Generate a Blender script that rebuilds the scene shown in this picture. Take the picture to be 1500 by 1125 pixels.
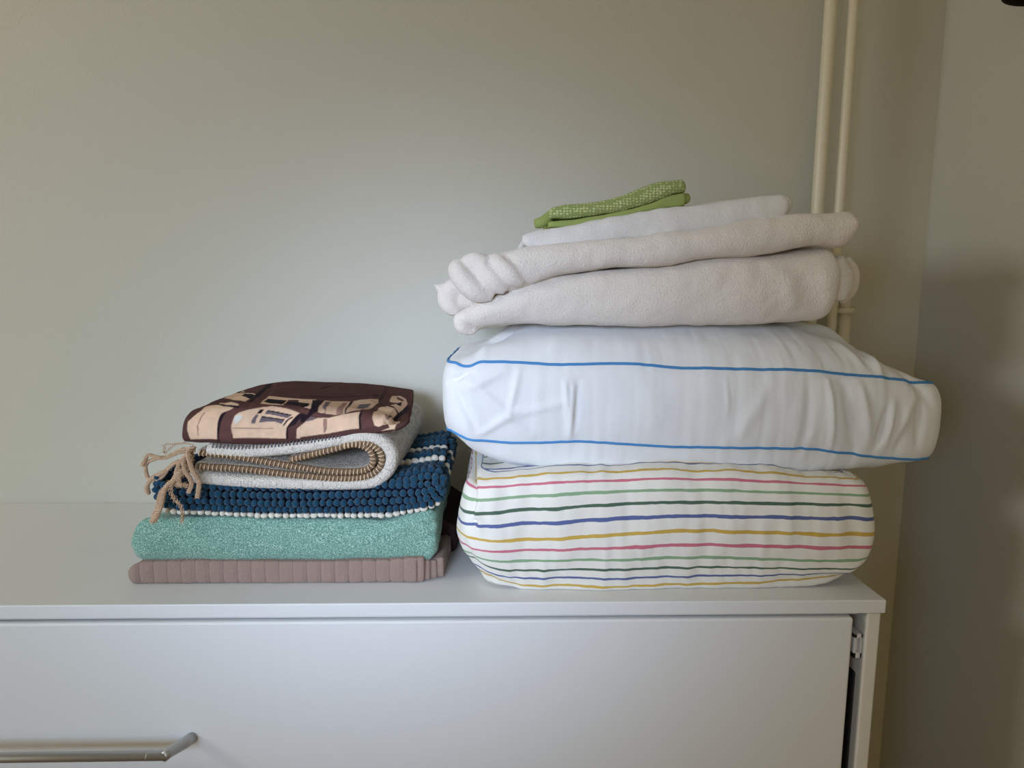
import bpy, bmesh, random
import numpy as np
from math import *
from mathutils import Vector, Matrix, noise
random.seed(7)
S = bpy.context.scene
for o in list(bpy.data.objects): bpy.data.objects.remove(o)

# ------------------------------------------------------------------ camera
ZT = 0.80                                   # height of the dresser top
F, PITCH, YAW, ROLL = 950.0, .1301, .0293, .0074
CAM = np.array([0, -.7942, 1.1889])
fwd = np.array([sin(YAW)*cos(PITCH), cos(YAW)*cos(PITCH), -sin(PITCH)])
rt0 = np.array([cos(YAW), -sin(YAW), 0]); up0 = np.cross(rt0, fwd)
RT = rt0*cos(ROLL)+up0*sin(ROLL); UP = -rt0*sin(ROLL)+up0*cos(ROLL)
cd = bpy.data.cameras.new('camera'); cam = bpy.data.objects.new('camera', cd); S.collection.objects.link(cam)
cd.sensor_width = 36; cd.lens = 36*F/1500; cd.clip_start = .02
cam.matrix_world = Matrix(((RT[0], UP[0], -fwd[0], CAM[0]), (RT[1], UP[1], -fwd[1], CAM[1]), (RT[2], UP[2], -fwd[2], CAM[2]), (0, 0, 0, 1)))
S.camera = cam
# ------------------------------------------------------------------ light and exposure
w = bpy.data.worlds.new('room_ambience'); S.world = w; w.use_nodes = True
w.node_tree.nodes['Background'].inputs[0].default_value = (1.0, .75, .34, 1)
w.node_tree.nodes['Background'].inputs[1].default_value = .58
def area(name, loc, aim, sx, sy, power, col, spread=180):
    l = bpy.data.lights.new(name, 'AREA'); l.shape = 'RECTANGLE'; l.size = sx; l.size_y = sy
    l.energy = power; l.color = col; l.spread = radians(spread)
    o = bpy.data.objects.new(name, l); S.collection.objects.link(o); o.location = loc
    o.rotation_euler = (Vector(aim)-Vector(loc)).to_track_quat('-Z', 'Y').to_euler(); return o
area('window_daylight_left', (-2.35, -.78, 1.80), (.2, .3, 1.05), .60, .42, 14.4, (.92, .95, .94))
area('window_daylight_front_left', (-1.6, -2.2, 1.30), (-.42, .2, .93), .9, .9, 2.5, (.42, .63, .90), 46)
area('centre_fill_spot', (-.45, -1.9, 1.45), (-.10, .05, 1.0), .4, .4, 1.12, (.62, .74, 1.0), 29)  # added unseen fill, a cool boost on the centre of the piles
S.view_settings.view_transform = 'Standard'; S.view_settings.look = 'None'
S.view_settings.gamma = 1; S.view_settings.use_curve_mapping = False
S.view_settings.exposure = 0

# ------------------------------------------------------------------ helpers
def at(px, py, Y):                          # point of the plane y = Y seen at a pixel
    v = RT*(px-750)/F - UP*(py-562.5)/F + fwd
    return CAM + v*(Y-CAM[1])/v[1]
def at_x(px, py, X):
    v = RT*(px-750)/F - UP*(py-562.5)/F + fwd
    return CAM + v*(X-CAM[0])/v[0]
def on_z(px, py, z):
    v = RT*(px-750)/F - UP*(py-562.5)/F + fwd
    return CAM + v*(z-CAM[2])/v[2]
def link(o, parent=None):
    S.collection.objects.link(o)
    if parent: o.parent = parent
    return o
def tag(o, label=None, cat=None, group=None, kind=None):
    for k, v in (('label', label), ('category', cat), ('group', group), ('kind', kind)):
        if v: o[k] = v
    return o
def empty(name, loc=(0, 0, 0), **k):
    o = bpy.data.objects.new(name, None); o.empty_display_size = .05; link(o); o.location = loc
    return tag(o, **k)
def mesh_obj(name, V, Fs, m, parent=None, smooth=True):
    me = bpy.data.meshes.new(name); me.from_pydata([tuple(map(float, v)) for v in V], [], Fs); me.materials.append(m)
    if smooth: me.polygons.foreach_set('use_smooth', [True]*len(me.polygons))
    me.update()
    return put(bpy.data.objects.new(name, me), parent)
def put(o, parent):
    link(o)
    if parent:
        o.parent = parent
        o.matrix_parent_inverse = Matrix.Translation(parent_loc(parent)).inverted()
    return o
def parent_loc(p):
    v = Vector(p.location)
    return v
def add_box(bm, x0, x1, y0, y1, z0, z1):
    r = bmesh.ops.create_cube(bm, size=1)
    bmesh.ops.scale(bm, vec=(x1-x0, y1-y0, z1-z0), verts=r['verts'])
    bmesh.ops.translate(bm, vec=((x0+x1)/2, (y0+y1)/2, (z0+z1)/2), verts=r['verts'])
def box(name, b, m, parent=None, bev=.0015, seg=2):
    bm = bmesh.new()
    for q in (b if isinstance(b[0], (tuple, list)) else [b]): add_box(bm, *q)
    if bev: bmesh.ops.bevel(bm, geom=bm.edges[:], offset=bev, segments=seg, profile=.5, affect='EDGES')
    me = bpy.data.meshes.new(name); bm.to_mesh(me); bm.free(); me.materials.append(m)
    if bev: me.polygons.foreach_set('use_smooth', [True]*len(me.polygons)); 
    o = bpy.data.objects.new(name, me); put(o, parent)
    if bev:
        md = o.modifiers.new('wn', 'WEIGHTED_NORMAL'); md.keep_sharp = False
    return o
def tube_data(pts, rad, n=10, cap=True, V=None, Fs=None):
    V = [] if V is None else V; Fs = [] if Fs is None else Fs
    pts = [np.array(p, float) for p in pts]; N = len(pts); b0 = len(V)
    t = pts[1]-pts[0]; ref = np.array([0, 0, 1.]) if abs(t[2]) < .9*np.linalg.norm(t) else np.array([0, 1., 0])
    a = np.cross(t, ref); a /= np.linalg.norm(a)
    for i, p in enumerate(pts):
        t = pts[min(i+1, N-1)]-pts[max(i-1, 0)]; t /= (np.linalg.norm(t)+1e-12)
        a = a-t*(a@t); a /= (np.linalg.norm(a)+1e-12); b = np.cross(t, a)
        r = rad[i] if hasattr(rad, '__len__') else rad
        for k in range(n):
            th = 2*pi*k/n; V.append(p+(a*cos(th)+b*sin(th))*r)
    for i in range(N-1):
        for k in range(n):
            k2 = (k+1) % n
            Fs.append((b0+i*n+k, b0+i*n+k2, b0+(i+1)*n+k2, b0+(i+1)*n+k))
    if cap:
        Fs.append(tuple(b0+k for k in range(n))[::-1]); Fs.append(tuple(b0+(N-1)*n+k for k in range(n)))
    return V, Fs
def tube(name, pts, rad, m, parent=None, n=12):
    V, Fs = tube_data(pts, rad, n); return mesh_obj(name, V, Fs, m, parent)
def smooth_path(P, n):                       # Catmull-Rom through points, n samples
    P = [np.array(p, float) for p in P]; Q = [2*P[0]-P[1]]+P+[2*P[-1]-P[-2]]
    L = len(P)-1; out = []
    for i in range(n):
        s = L*i/(n-1); k = min(int(s), L-1); t = s-k
        a, b, c, d = Q[k:k+4]
        out.append(.5*((2*b)+(-a+c)*t+(2*a-5*b+4*c-d)*t*t+(-a+3*b-3*c+d)*t**3))
    return out
def pchip(xs, ys):                           # smooth monotone curve through points, vectorised
    xs = np.array(xs, float); ys = np.array(ys, float)
    o = np.argsort(xs); xs = xs[o]; ys = ys[o]
    if len(xs) == 1: return lambda x: np.full_like(np.asarray(x, float), ys[0])
    h = np.diff(xs); dl = np.diff(ys)/h; d = np.zeros_like(ys)
    d[0] = dl[0]; d[-1] = dl[-1]
    for i in range(1, len(xs)-1):
        d[i] = 0 if dl[i-1]*dl[i] <= 0 else 2*dl[i-1]*dl[i]/(dl[i-1]+dl[i])
    def f(x):
        x = np.clip(np.asarray(x, float), xs[0], xs[-1]); k = np.clip(np.searchsorted(xs, x)-1, 0, len(h)-1)
        t = (x-xs[k])/h[k]; t2 = t*t; t3 = t2*t
        return (2*t3-3*t2+1)*ys[k]+(t3-2*t2+t)*h[k]*d[k]+(-2*t3+3*t2)*ys[k+1]+(t3-t2)*h[k]*d[k+1]
    return f
def zline(px, Y):                            # pixel polyline -> z(x) at plane Y
    q = [at(a, b, Y) for a, b in px]; return pchip([v[0] for v in q], [v[2] for v in q])
def fbm(p, f, oct=3):
    return noise.fractal(Vector(p)*f, 1.0, 2.0, oct)

# --- soft body of cloth: rings around a rounded four-cornered footprint, closed above and below towards a spine
def rounded_quad(C4, R, ds_front, ds_side, ds_back):
    C4 = [np.array(c, float) for c in C4]; out = []
    for i in range(4):
        p0, p1, p2 = C4[i-1], C4[i], C4[(i+1) % 4]; r = R[i] if hasattr(R, '__len__') else R
        a = (p0-p1)/np.linalg.norm(p0-p1); b = (p2-p1)/np.linalg.norm(p2-p1)
        A, B = p1+a*r, p1+b*r; n = max(4, int(r*1.6/ds_front))
        for k in range(n+1):
            t = k/n; out.append((1-t)**2*A+2*t*(1-t)*p1+t*t*B)
        r2 = R[(i+1) % 4] if hasattr(R, '__len__') else R
        E = p2-b*r2; L = np.linalg.norm(E-B); ds = (ds_front, ds_side, ds_back, ds_side)[i]
        n = max(1, int(L/ds))
        for k in range(1, n): out.append(B+(E-B)*k/n)
    return np.array(out)
def soft_body(name, quad, R, rows, mat_, parent=None, yf=.06, sub=5, ds=(.004, .006, .010), cap_n=14,
              crown=0., under=0., disp=None, creases=(), smooth_rows=True, back_dz=0., attr=True, zmin=None, xin=1.0, cap_mat=None):
    """quad: front-left, front-right, back-right, back-left (x, y). rows from bottom to top: (inset, pixel polyline, v)"""
    per = rounded_quad(quad, R, *ds); N = len(per)
    cen = np.array(quad).mean(0); X = per[:, 0]
    t = np.roll(per, -1, 0)-np.roll(per, 1, 0); t /= np.linalg.norm(t, axis=1)[:, None]
    inn = np.stack([-t[:, 1], t[:, 0]], 1)       # inward for counter-clockwise order
    ixs = [r[0][1] if isinstance(r[0], tuple) else r[0]*xin for r in rows]; rows = [((r[0][0] if isinstance(r[0], tuple) else r[0]),)+tuple(r[1:]) for r in rows]
    zs = [zline(r[1], yf+r[0])(X) for r in rows]; ins = [r[0] for r in rows]; vs = [r[2] if len(r) > 2 else i for i, r in enumerate(rows)]
    ymin, ymax = per[:, 1].min(), per[:, 1].max()
    bk = (per[:, 1]-ymin)/(ymax-ymin)
    stack = [np.concatenate([z, [ixs[i], ins[i], vs[i]]]) for i, z in enumerate(zs)]
    M = (len(rows)-1)*sub+1
    fine = smooth_path(stack, M) if smooth_rows else [stack[0]*(1-s)+stack[1]*s for s in np.linspace(0, 1, M)]
    P, VV = [], []
    x0, x1 = X.min(), X.max(); hd = (ymax-ymin)/2
    c0, c1, c2, c3 = [np.array(c, float) for c in quad]
    bil = lambda a, b: ((1-a)*(1-b))[:, None]*c0+(a*(1-b))[:, None]*c1+(a*b)[:, None]*c2+((1-a)*b)[:, None]*c3
    pa, pb = np.full(N, .5), np.full(N, .5)
    for _ in range(12):                        # (a, b) of every perimeter point inside the four-cornered footprint
        e = per-bil(pa, pb); da = (1-pb)[:, None]*(c1-c0)+pb[:, None]*(c2-c3); db = (1-pa)[:, None]*(c3-c0)+pa[:, None]*(c2-c1)
        det = da[:, 0]*db[:, 1]-da[:, 1]*db[:, 0]
        pa += (e[:, 0]*db[:, 1]-e[:, 1]*db[:, 0])/det; pb += (da[:, 0]*e[:, 1]-da[:, 1]*e[:, 0])/det
    WX, WY = x1-x0, 2*hd
    def ring(f, s, dz):
        z, xi_, i_, v_ = f[:-3], f[-3], f[-2], f[-1]
        iy = i_+(WY/2-i_)*s*.995; ix = xi_+min(WY/2-i_, WX/2-xi_)*s*.995
        q = bil(.5+(pa-.5)*(1-2*ix/WX), .5+(pb-.5)*(1-2*iy/WY))
        zz = z+dz*(1-(1-s)**2)
        if s > 0:                              # heights follow x, not the ring's start
            rw = rows[-1 if dz is crown_d else 0]; zf = zline(rw[1], yf+rw[0])
            zz = (zf(q[:, 0]))*min(1, s*1.5)+z*(1-min(1, s*1.5))+dz*(1-(1-s)**2)
        return np.column_stack([q, zz+back_dz*np.clip((q[:, 1]-ymin)/(ymax-ymin), 0, 1)]), v_
    crown_d = np.float64(crown); under_d = np.float64(under)
    for k in range(cap_n, 0, -1):
        q, v = ring(fine[0], k/cap_n, -under_d); P.append(q); VV.append(np.full(N, v-3*k/cap_n))
    for f in fine:
        q, v = ring(f, 0, 0); P.append(q); VV.append(np.full(N, v))
    for k in range(1, cap_n+1):
        q, v = ring(fine[-1], k/cap_n, crown_d); P.append(q); VV.append(np.full(N, v+hd/.02*k/cap_n))
    Mn = len(P); V = np.concatenate(P); vv = np.concatenate(VV)
    idx = np.arange(N)
    Fs = []
    for j in range(Mn-1):
        a = j*N+idx; b = j*N+np.roll(idx, -1); Fs += list(zip(a.tolist(), b.tolist(), (b+N).tolist(), (a+N).tolist()))
    me = bpy.data.meshes.new(name); me.from_pydata(V.tolist(), [], Fs); me.update()
    if disp or creases:
        nr = np.zeros(len(V)*3); me.vertices.foreach_get('normal', nr); nr = nr.reshape(-1, 3); d = np.zeros(len(V))
        if disp:
            for i in range(len(V)): d[i] = disp(V[i], vv[i], nr[i])
        for (ax, ay, bx, by, wd, am) in creases:
            A, B = at(ax, ay, yf), at(bx, by, yf); A = A[[0, 2]]; B = B[[0, 2]]; ab = B-A; L = ab@ab; wm = wd*.0009
            r = V[:, [0, 2]]-A; tt = (r@ab)/L; tc = np.clip(tt, 0, 1); dist = np.linalg.norm(r-tc[:, None]*ab, axis=1)
            tap = np.sin(np.clip(tc, .06, .94)*pi)**.6
            d += am*np.exp(-(dist/wm)**2)*tap*np.exp(-(np.clip(V[:, 1]-ymin, 0, 1)/.10)**2)
        V = V+nr*d[:, None]; me.vertices.foreach_set('co', V.ravel()); me.update()
    if zmin is not None:
        V[:, 2] = np.maximum(V[:, 2], zmin); me.vertices.foreach_set('co', V.ravel()); me.update()
    if attr:
        at_ = me.attributes.new('rowv', 'FLOAT', 'POINT'); at_.data.foreach_set('value', vv)
    me.materials.append(mat_); me.polygons.foreach_set('use_smooth', [True]*len(me.polygons))
    if cap_mat:
        me.materials.append(cap_mat); me.polygons.foreach_set('material_index', [1 if i//N >= cap_n+M-1 else 0 for i in range(len(me.polygons))])
    bm = bmesh.new(); bm.from_mesh(me); bmesh.ops.remove_doubles(bm, verts=bm.verts[:], dist=1e-5); bm.to_mesh(me); bm.free()
    o = bpy.data.objects.new(name, me); put(o, parent)
    return o

# ------------------------------------------------------------------ materials
def lin(c):
    return tuple(((v/255)/12.92 if v/255 <= .04045 else ((v/255+.055)/1.055)**2.4) for v in c)+(1,)
class NT:
    def __init__(s, name, rough=.8, spec=.3, sheen=0):
        s.m = bpy.data.materials.new(name); s.m.use_nodes = True; s.t = s.m.node_tree; s.b = s.t.nodes['Principled BSDF']
        s.b.inputs['Roughness'].default_value = rough; s.b.inputs['Specular IOR Level'].default_value = spec
        if sheen: s.b.inputs['Sheen Weight'].default_value = sheen; s.b.inputs['Sheen Roughness'].default_value = .5
    def n(s, typ, **k):
        o = s.t.nodes.new(typ)
        for a, v in k.items():
            if a.startswith('i_'): 
                key = a[2:].replace('_', ' '); o.inputs[int(key) if key.isdigit() else key].default_value = v
            else: setattr(o, a, v)
        return o
    def l(s, a, b): s.t.links.new(a, b)
    def coord(s): return s.n('ShaderNodeNewGeometry').outputs['Position']
    def noise(s, scale, detail=3, vec=None, rough=.5):
        o = s.n('ShaderNodeTexNoise', i_Scale=scale, i_Detail=detail, i_Roughness=rough); s.l(vec or s.coord(), o.inputs['Vector']); return o.outputs['Fac']
    def math(s, op, a, b=None):
        o = s.n('ShaderNodeMath', operation=op)
        for i, v in enumerate((a, b)):
            if v is None: continue
            if isinstance(v, (int, float)): o.inputs[i].default_value = v
            else: s.l(v, o.inputs[i])
        return o.outputs[0]
    def ramp(s, fac, stops, interp='LINEAR'):
        o = s.n('ShaderNodeValToRGB'); o.color_ramp.interpolation = interp; e = o.color_ramp.elements
        while len(e) < len(stops): e.new(.5)
        for q, (p, c) in zip(e, stops): q.position = p; q.color = c
        s.l(fac, o.inputs[0]); return o.outputs[0]
    def mix(s, fac, a, b):
        o = s.n('ShaderNodeMix', data_type='RGBA')
        if isinstance(fac, (int, float)): o.inputs[0].default_value = fac
        else: s.l(fac, o.inputs[0])
        for i, v in ((6, a), (7, b)):
            if isinstance(v, tuple): o.inputs[i].default_value = v
            else: s.l(v, o.inputs[i])
        return o.outputs[2]
    def color(s, c):
        if isinstance(c, tuple): s.b.inputs['Base Color'].default_value = c
        else: s.l(c, s.b.inputs['Base Color'])
    def bump(s, h, dist, strength=1.0):
        o = s.n('ShaderNodeBump', i_Distance=dist, i_Strength=strength); s.l(h, o.inputs['Height'])
        prev = s.b.inputs['Normal'].links
        if prev: s.l(prev[0].from_socket, o.inputs['Normal'])
        s.l(o.outputs[0], s.b.inputs['Normal'])
    def scaled(s, v, sc):
        o = s.n('ShaderNodeVectorMath', operation='MULTIPLY'); s.l(v, o.inputs[0]); o.inputs[1].default_value = sc; return o.outputs[0]

def plain(name, rgb, rough=.8, spec=.3, bump=None, var=.0, metal=0):
    t = NT(name, rough, spec)
    if var:
        c = lin(rgb); f = t.noise(6, 3)
        t.color(t.mix(f, tuple(x*(1-var) for x in c[:3])+(1,), tuple(min(1, x*(1+var)) for x in c[:3])+(1,)))
    else: t.color(lin(rgb))
    if bump: t.bump(t.noise(bump[0], 2), bump[1])
    t.b.inputs['Metallic'].default_value = metal
    return t.m
M_wall = plain('wall_paint', (204, 202, 190), .9, .15, (260, .0006), .02)
M_ceil = plain('ceiling_paint', (225, 220, 208), .9, .1, (200, .0004))
M_floor = plain('floor_laminate', (150, 118, 84), .5, .3, (40, .0005), .1)
M_lam = plain('white_laminate', (226, 227, 226), .42, .4, (420, .00012), .01)
M_lam_in = plain('white_laminate_edge', (224, 220, 210), .35, .4)
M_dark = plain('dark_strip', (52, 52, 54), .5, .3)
M_plast = plain('white_plastic', (222, 220, 222), .4, .4)
M_pipe = plain('pipe_paint', (224, 216, 192), .35, .5, (90, .0004))
M_pip = plain('blue_piping', (72, 138, 196), .6, .3, (900, .0004))
# brushed grey metal
t = NT('brushed_metal', .42, .5); t.color(lin((186, 186, 184))); t.b.inputs['Metallic'].default_value = .85
t.bump(t.noise(300, 2, t.scaled(t.coord(), (.05, 1, 6))), .00008); M_metal = t.m
# cotton of the box pillow: plain weave
t = NT('white_cotton', .85, .2, .15); t.color(t.mix(t.noise(4, 3), lin((226, 228, 230)), lin((236, 236, 234))))
c = t.coord(); t.bump(t.noise(1300, 2, t.scaled(c, (1, 1, .35))), .0003); t.bump(t.noise(16, 4), .004, .6); M_cotton = t.m
# terry cloth
def terry(name, a, b, sc=520):
    t = NT(name, .95, .12, .3); v = t.n('ShaderNodeTexVoronoi', i_Scale=sc); t.l(t.coord(), v.inputs['Vector'])
    t.color(t.mix(t.noise(5, 3), lin(a), lin(b))); t.bump(v.outputs['Distance'], .0012, .7); t.bump(t.noise(260, 3), .0011, .6); t.bump(t.noise(40, 3), .003, .5); return t.m
M_terry = terry('cream_terry', (226, 218, 209), (236, 228, 220))
M_terry2 = terry('white_terry', (230, 228, 226), (240, 238, 236), 700)
# striped duvet cover: stripes follow the woven rows (attribute rowv), one colour every whole number
def stripes(name, top):
    t = NT(name, .9, .15, .1); pos = t.coord()
    if top:                                   # on the folded top the rows run on towards the back
        sep = t.n('ShaderNodeSeparateXYZ'); t.l(pos, sep.inputs[0]); a = t.math('ADD', t.math('MULTIPLY', sep.outputs[1], 28.), 11-.075*28)
        a = t.math('ADD', a, t.math('MULTIPLY', sep.outputs[0], -2.5))
    else: a = t.n('ShaderNodeAttribute', attribute_name='rowv').outputs['Fac']
    wob = t.math('MULTIPLY', t.math('SUBTRACT', t.noise(16, 3, t.scaled(pos, (1, .3, .3))), .5), .26)
    wob = t.math('ADD', wob, t.math('MULTIPLY', t.math('SUBTRACT', t.noise(70, 2, t.scaled(pos, (1, .3, .3))), .5), .08))
    fa = t.math('ADD', a, wob)
    cyc = t.math('FRACT', t.math('DIVIDE', t.math('ADD', fa, 100.5), 5))       # 0..1 over five stripes
    hue = t.ramp(cyc, [(0, lin((206, 172, 84))), (.2, lin((96, 108, 156))), (.4, lin((84, 108, 90))), (.6, lin((142, 174, 136))), (.8, lin((206, 118, 134)))], 'CONSTANT')
    fr = t.math('ABSOLUTE', t.math('SUBTRACT', t.math('FRACT', t.math('ADD', fa, .5)), .5))
    wid = t.math('ADD', .122, t.math('MULTIPLY', t.math('SUBTRACT', t.noise(34, 2, t.scaled(pos, (1, .5, 3))), .5), .15))
    isw = t.math('LESS_THAN', fr, wid)
    ground = t.mix(t.noise(5, 2), lin((232, 229, 218)), lin((240, 237, 228)))
    t.color(t.mix(isw, ground, hue)); t.bump(t.noise(1100, 2), .0003); t.bump(t.noise(22, 4), .004, .55); return t.m
M_stripe = stripes('striped_cotton', False); M_stripe_top = stripes('striped_cotton_top', True)
# teal melange
t = NT('teal_melange', .95, .12, .2); pos = t.coord()
f = t.noise(680, 2, t.scaled(pos, (1, 1, 1)))
t.color(t.ramp(f, [(.36, lin((92, 134, 120))), (.48, lin((112, 153, 137))), (.57, lin((142, 181, 163))), (.68, lin((186, 213, 198)))]))
t.bump(f, .0012, .8); t.bump(t.noise(60, 3), .002, .5); M_teal = t.m
# mauve brown quilt
t = NT('mauve_cotton', .9, .15, .1); pos = t.coord()
sep = t.n('ShaderNodeSeparateXYZ'); t.l(pos, sep.inputs[0])
grv = t.math('ABSOLUTE', t.math('SUBTRACT', t.math('FRACT', t.math('DIVIDE', t.math('ADD', sep.outputs[0], 10.5), .0188)), .5))
seam_shade = t.math('LESS_THAN', t.math('SUBTRACT', .5, grv), .035)  # groove shade along the quilting seams, painted as darker lines
t.color(t.mix(t.math('MULTIPLY', seam_shade, .35), t.mix(t.noise(600, 2), lin((136, 114, 104)), lin((160, 138, 126))), lin((92, 74, 68)))); t.bump(t.noise(900, 2), .0005)
M_mauve = t.m
M_gap_shade = plain('brown_gap_shade', (62, 46, 46), .95, .1, (700, .0005))  # dark brown that stands in for shade between the piles
t = NT('blue_chenille', .95, .1, .2); t.color(t.mix(t.noise(300, 3), lin((14, 48, 70)), lin((30, 80, 106)))); t.bump(t.noise(900, 2), .001); M_blue = t.m
M_navy = plain('navy_backing', (16, 34, 58), .95, .1)
t = NT('cream_chenille', .95, .1, .3); t.color(lin((226, 220, 204))); t.bump(t.noise(900, 2), .001); M_cream = t.m
# woven cotton rug
t = NT('woven_cotton_rug', .95, .1, .1)
uvn = t.n('ShaderNodeUVMap', uv_map='weave'); sep = t.n('ShaderNodeSeparateXYZ'); t.l(uvn.outputs[0], sep.inputs[0])
rowf = t.math('FRACT', t.math('DIVIDE', sep.outputs[1], .0078))
rib = t.math('ABSOLUTE', t.math('SUBTRACT', rowf, .5))
dash = t.math('MULTIPLY', t.math('LESS_THAN', rib, .15), t.math('GREATER_THAN', t.noise(1, 2, t.scaled(uvn.outputs[0], (170, 60, 1))), .50))
dash = t.math('MULTIPLY', dash, t.math('GREATER_THAN', sep.outputs[1], .056+.016))
speck = t.math('GREATER_THAN', t.noise(1, 3, t.scaled(uvn.outputs[0], (420, 420, 1))), .64)
base = t.mix(t.noise(220, 3), lin((192, 184, 170)), lin((226, 220, 208)))
t.color(t.mix(t.math('MULTIPLY', t.math('MAXIMUM', dash, t.math('MULTIPLY', speck, .6)), .75), base, lin((72, 68, 74))))
t.bump(rib, .0010); v = t.n('ShaderNodeTexVoronoi', i_Scale=420); t.l(t.coord(), v.inputs['Vector']); t.bump(v.outputs['Distance'], .0014, .9); t.bump(t.noise(500, 2), .0008); M_rug = t.m
M_rug_shade = plain('rug_hollow_shade', (52, 47, 45), .95, .05, (500, .001))  # dark colour stands in for shade deep in the rug hollow
M_tan = plain('tan_binding', (128, 104, 82), .95, .1, (800, .0008)); M_tanl = plain('beige_stitch', (206, 182, 150), .9, .1)
M_greyst = plain('grey_stitch', (110, 108, 116), .9, .1)
t = NT('jute', .9, .15); t.color(t.mix(t.noise(350, 3), lin((172, 140, 112)), lin((224, 194, 162)))); M_jute = t.m
# green waffle cloth
t = NT('green_waffle', .9, .15, .1); uvn = t.n('ShaderNodeAttribute', attribute_name='rowv'); pos = t.coord()
v = t.n('ShaderNodeTexVoronoi', i_Scale=225, i_Randomness=.3); t.l(t.scaled(pos, (1, 1, 1.3)), v.inputs['Vector'])
dot = t.math('LESS_THAN', v.outputs['Distance'], .40)
t.color(t.mix(dot, lin((146, 160, 98)), lin((196, 206, 150)))); t.bump(v.outputs['Distance'], .0012, .8); M_green = t.m
M_green2 = plain('green_hem_cotton', (152, 166, 98), .9, .15, (900, .0004), .03)
t = NT('printed_cotton', .95, .06); a = t.n('ShaderNodeAttribute', attribute_name='print'); t.l(a.outputs['Color'], t.b.inputs['Base Color'])
t.bump(t.noise(1200, 2), .0003); M_print = t.m
M_shade = plain('dark_lampshade', (40, 34, 30), .7, .2)

# ------------------------------------------------------------------ room
YW, XR, XL, YB, H = .42, .807, -2.6, -3.4, 2.6
box('floor', (XL-.1, XR+.1, YB, YW+.1, -.05, 0), M_floor, bev=0)['kind'] = 'structure'
box('ceiling', (XL-.1, XR+.1, YB, YW+.1, H, H+.05), M_ceil, bev=0)['kind'] = 'structure'
box('wall_back', (XL-.1, XR+.1, YW, YW+.1, 0, H), M_wall, bev=0)['kind'] = 'structure'
box('wall_right', (XR, XR+.1, YB, YW, 0, H), M_wall, bev=0)['kind'] = 'structure'
box('wall_left', [(XL-.1, XL, YB, YW, 0, 1.2), (XL-.1, XL, YB, YW, 2.3, H), (XL-.1, XL, YB, -1.7, 1.2, 2.3), (XL-.1, XL, -.2, YW, 1.2, 2.3)], M_wall, bev=0)['kind'] = 'structure'

# two heating pipes running down the back wall
def pipe(name, pl, pr, yc, label):
    q0, q1 = at(pl, 250, yc), at(pr, 250, yc); r = (q1[0]-q0[0])/2; x = (q0[0]+q1[0])/2
    e = tube(name, [(x, yc, z) for z in (0.002, .4, .8, 1.2, 1.6, 2.0, H-.002)], r, M_pipe, n=28)
    return tag(e, label, 'pipe', 'white heating pipes on the back wall'), x, r
p1, x1, r1 = pipe('heating_pipe', 1192.5, 1210, .36, 'white painted heating pipe on back wall, the left one of the pair')
p2, x2, r2 = pipe('heating_pipe', 1226, 1240.5, .36, 'white painted heating pipe on back wall, the right one, nearer the corner')
# sleeve and collar of the fitting low on the right pipe
q = at(1238, 455, .36)
V, Fs = [], []
zc = q[2]
tube_data([(q[0], .36, zc-.10), (q[0], .36, zc-.005)], .0105, 20, V=V, Fs=Fs)
tube_data([(q[0], .36, zc-.006), (q[0], .36, zc-.004), (q[0], .36, zc+.003), (q[0], .36, zc+.005)], [.012, .0155, .0155, .012], 20, V=V, Fs=Fs)
tube_data([(q[0], .36, zc+.004), (q[0]-.002, .36, zc+.02), (x2, .36, zc+.05)], [.0105, .010, r2], 20, V=V, Fs=Fs)
mesh_obj('pipe_fitting', V, Fs, M_pipe, p2)

# ------------------------------------------------------------------ dresser
fr_ = on_z(1297.5, 878, ZT); XD = fr_[0]; TH = at(1295, 879, 0)[2]-at(1295, 898.5, 0)[2]
XD0 = -1.05; DB = .405
dr = empty('dresser', ((XD+XD0)/2, .2, 0), label='white laminate dresser with a grey bar handle, under both piles of linen', cat='dresser')
box('top_panel', (XD0, XD, 0, .4195, ZT-TH, ZT), M_lam, dr, bev=.0018, seg=3)
px1 = XD-.0035; px0 = px1-.019
box('side_panel', (px0, px1, .003, .405, .01, ZT-TH), M_lam_in, dr, bev=.003, seg=3)
box('side_panel', (XD0+.0035, XD0+.0225, .003, .405, .01, ZT-TH), M_lam_in, dr, bev=.003, seg=3)
box('back_panel', (XD0+.024, px0-.001, .385, .395, .02, ZT-TH-.001), M_lam, dr, bev=0)
box('bottom_panel', (XD0+.024, px0-.001, .004, .384, .06, .078), M_lam, dr, bev=.001)
rx = at(1259, 902, .004)[0]
box('front_rail', (XD0+.024, rx, .008, .05, ZT-TH-.0045, ZT-TH-.0002), M_lam, dr, bev=.0008)
dx = at(1251, 906, .0)[0]; dz = at(640, 909.5, 0)[2]
df = box('drawer_front', (XD0+.03, dx, 0.0, .018, dz-.34, dz), M_lam, dr, bev=.0035, seg=3)
box('drawer_front', (XD0+.03, dx, 0.0, .018, .085, dz-.346), M_lam, dr, bev=.0035, seg=3)
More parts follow.
